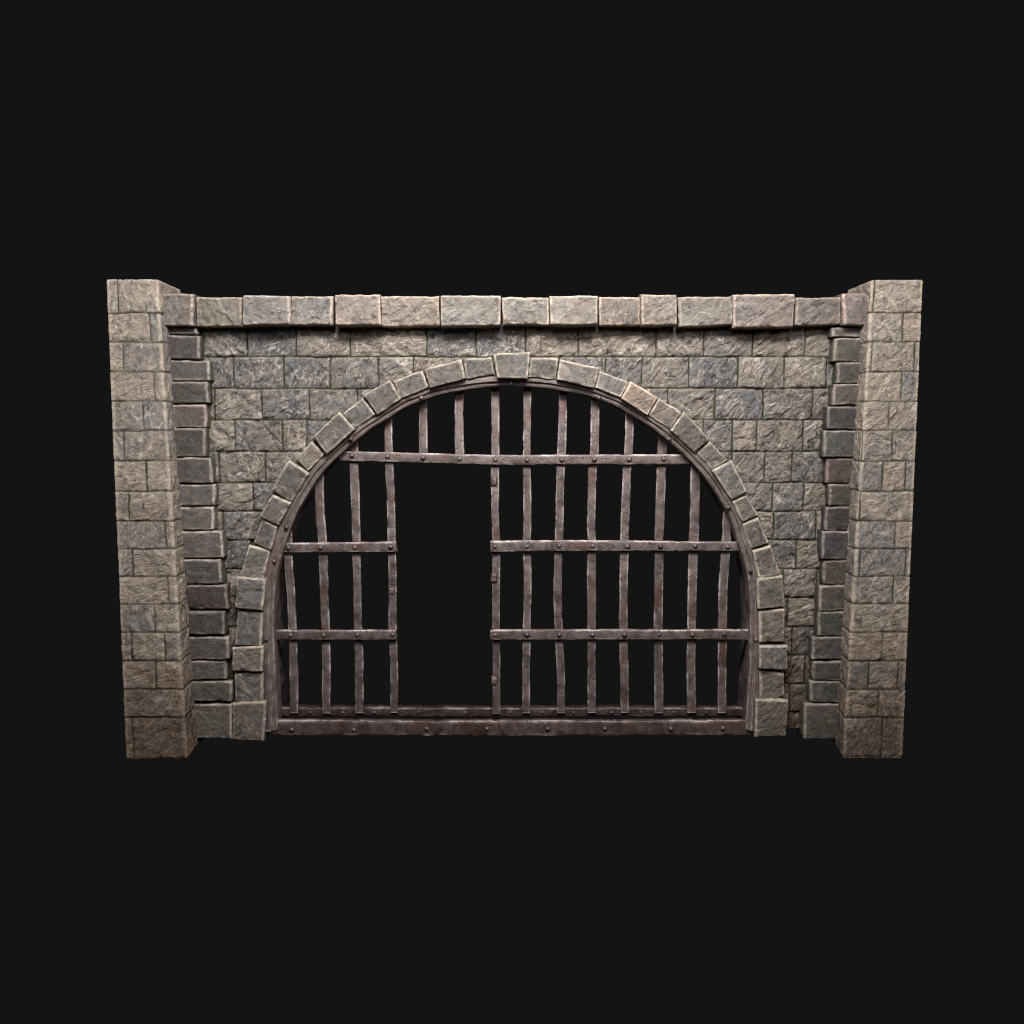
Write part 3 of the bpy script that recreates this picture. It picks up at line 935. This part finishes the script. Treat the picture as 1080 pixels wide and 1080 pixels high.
YV = 0.100      # front plane of the upright bars
YC = 0.052      # front plane of the crossbars
VB = [
    [(303, 548), (304, 585), (306.5, 625), (308, 660), (309.5, 690), (310, 752)],
    [(337, 496), (337.3, 540), (340, 570), (341, 590), (342, 630), (343, 662), (344, 700), (344, 752.5)],
    [(373, 462), (373, 487), (374.7, 530), (375.6, 570), (376, 590), (377.5, 662), (378.5, 700), (379, 752)],
    [(409, 438), (410, 475), (411, 500), (412.7, 550), (413, 570), (414, 620), (414, 662), (415.3, 700), (415.3, 752)],
    [(446.3, 421), (446, 450), (446.3, 482)],
    [(484.3, 409), (484, 450), (485, 482)],
    [(522, 404), (522.4, 478), (522, 500), (522.4, 550), (523.2, 570), (523.2, 615), (523, 662), (523.6, 700), (523.6, 752.5)],
    [(556.2, 404), (555.6, 478), (555.6, 495), (556.3, 550), (555.6, 572), (556.4, 615), (555.6, 662), (555, 700), (554.7, 752)],
    [(594.3, 408), (592.4, 470), (591.2, 495), (590, 550), (589.4, 572), (588.2, 615), (589.3, 662), (590.5, 690), (591.8, 715), (591.7, 752)],
    [(628, 417), (626.8, 475), (625.2, 495), (623.5, 550), (624, 572), (624, 620), (624, 662), (624, 700), (624.4, 752)],
    [(664.2, 434), (663, 475), (661.4, 495), (659.3, 550), (658.7, 575), (657.6, 620), (657.6, 662), (658, 695), (659.2, 752)],
    [(699.3, 456), (698.3, 478), (697.6, 495), (696, 550), (695.2, 572), (694.8, 620), (694.4, 662), (694.8, 700), (695.2, 752)],
    [(734.2, 486), (733.4, 500), (732.6, 550), (731.6, 575), (730.2, 620), (729.6, 662), (729, 700), (729.8, 752)],
    [(768, 538), (767, 552), (765.2, 585), (762.8, 622), (762, 662), (761.8, 752)]]
WV = [9.3, 9.6, 9.4, 9.0, 9.6, 9.4, 8.8, 8.8, 9.2, 9.6, 9.4, 10.0, 10.2, 9.8]
vbars = []
for i, p in enumerate(VB):
    rb = random.Random(i)
    vbars.append(bar('upright_bar', p, YV, 0.035, [WV[i] * rb.uniform(.95, 1.05) for _ in range(6)], M_IRON, 10 + i))

cb = []
CBS = [
    ([(358, 480.5), (371, 481), (450, 483), (522, 485), (640, 484.7), (728, 484.5)], [10.6, 10.4, 10.8, 10.8, 10.8, 10.8],
     [(371, 480.5), (408.6, 481.3), (446, 483), (485, 484), (522.6, 485), (556, 485.4), (592.6, 485.2), (626.8, 484.7), (663.8, 484.6), (700, 484)]),
    ([(296, 578), (350, 577.5), (418.3, 576.6)], [10.5, 10.8, 11.6],
     [(304, 578), (338, 577.6), (374.3, 577.5), (412, 577)]),
    ([(517, 576.3), (600, 575.5), (700, 576), (780, 576.6)], [12.3, 11.8, 11, 10.2],
     [(522, 576.3), (555.8, 576.2), (590, 575.8), (625, 575.8), (661.8, 576.2), (696.7, 576.2), (733.2, 575.9), (767.5, 576.8)]),
    ([(285, 669.7), (350, 669.8), (418.3, 669.6)], [10.8, 10.8, 11.2],
     [(306.3, 670), (341.3, 670), (377, 669.5), (414, 669.5)]),
    ([(517, 669.6), (650, 669.4), (794, 669.4)], [11.4, 11, 11.4],
     [(522.6, 669.6), (555.8, 669.5), (590, 669.5), (625, 669.5), (658.8, 669.5), (695, 669.5), (730.3, 669.5), (763.8, 668.8)])]
for i, (p, wd, rv) in enumerate(CBS):
    o = bar('crossbar', p, YC, 0.046, wd, M_IRON, 40 + i, vertical=False, wob=0.003, chips=.4)
    cb.append(o)
    for a, b in rv:
        rivet(o, a, b, YC - 0.004, 0.021)

sill = bar('sill_beam', [(288, 767.5), (400, 768), (540, 768.2), (680, 768), (790, 767.6)], -0.025, 0.07,
           [17.2, 16.4, 17, 16.6, 17], M_IRON, 60, vertical=False, wob=0.006, chips=.8, colour=(.72, .66, .66))
for a, b in [(307.5, 769.5), (373, 770), (450, 768.7), (514, 768.7), (577.5, 769), (638, 768.7), (707.5, 768.7), (762.5, 768.2)]:
    rivet(sill, a, b, -0.029, 0.020)
rail = bar('rear_rail', [(290, 751), (400, 751), (540, 751.3), (680, 751), (788, 751)], 0.150, 0.12,
           [9.5, 9.3, 9.5, 9.2, 9.6], M_IRON, 61, vertical=False, wob=0.004, chips=.4, colour=(.5, .46, .45))
for a in (327, 362, 395, 441.5, 491, 538, 572.5, 605, 645, 675.7, 711, 745):
    rivet(rail, a, 751.5, 0.146, 0.013)

# small riveted latch plates on two uprights
def plate(parent, px, py, Y, wx, wz):
    c = at(px, py, Y)
    n = 20
    V, W = [], []
    for k, (sc_, y_) in enumerate([(1.25, .004), (1.22, -.003), (1.02, -.003), (.95, -.014), (.8, -.020), (.4, -.021)]):
        for i in range(n):
            a = 2 * math.pi * i / n
            ca, sa = math.cos(a), math.sin(a)
            x = wx * sc_ * math.copysign(abs(ca) ** .5, ca); z = wz * sc_ * math.copysign(abs(sa) ** .5, sa)
            V.append((c[0] + x, c[1] + y_, c[2] + z)); W.append(.9 if k >= 4 else 0)
    Fc = []
    for k in range(5):
        for i in range(n):
            j = (i + 1) % n
            Fc.append([k * n + i, k * n + j, (k + 1) * n + j, (k + 1) * n + i])
    Fc.append([5 * n + i for i in range(n)]); Fc.append([n - 1 - i for i in range(n)])
    o = make_obj('latch_plate', V, Fc, M_RIVET, None, {'wear': W})
    loc = o.location.copy()
    o.parent = parent
    o.location = loc - gate.location - parent.location
    return o


for a, b in ((521, 508), (521, 609.5), (521.2, 718)):
    plate(vbars[6], a, b, YV + 0.002, 0.030, 0.048)
plate(vbars[3], 413.5, 623, YV + 0.004, 0.030, 0.034)

for a, b in ((289, 592), (280.5, 675), (302, 556), (444.5, 419.5), (370, 463), (539, 404.3), (632, 419.5), (705.5, 463), (791.5, 601.8), (797.5, 675), (768, 535)):
    rivet(frame, a, b, -0.066, 0.019)
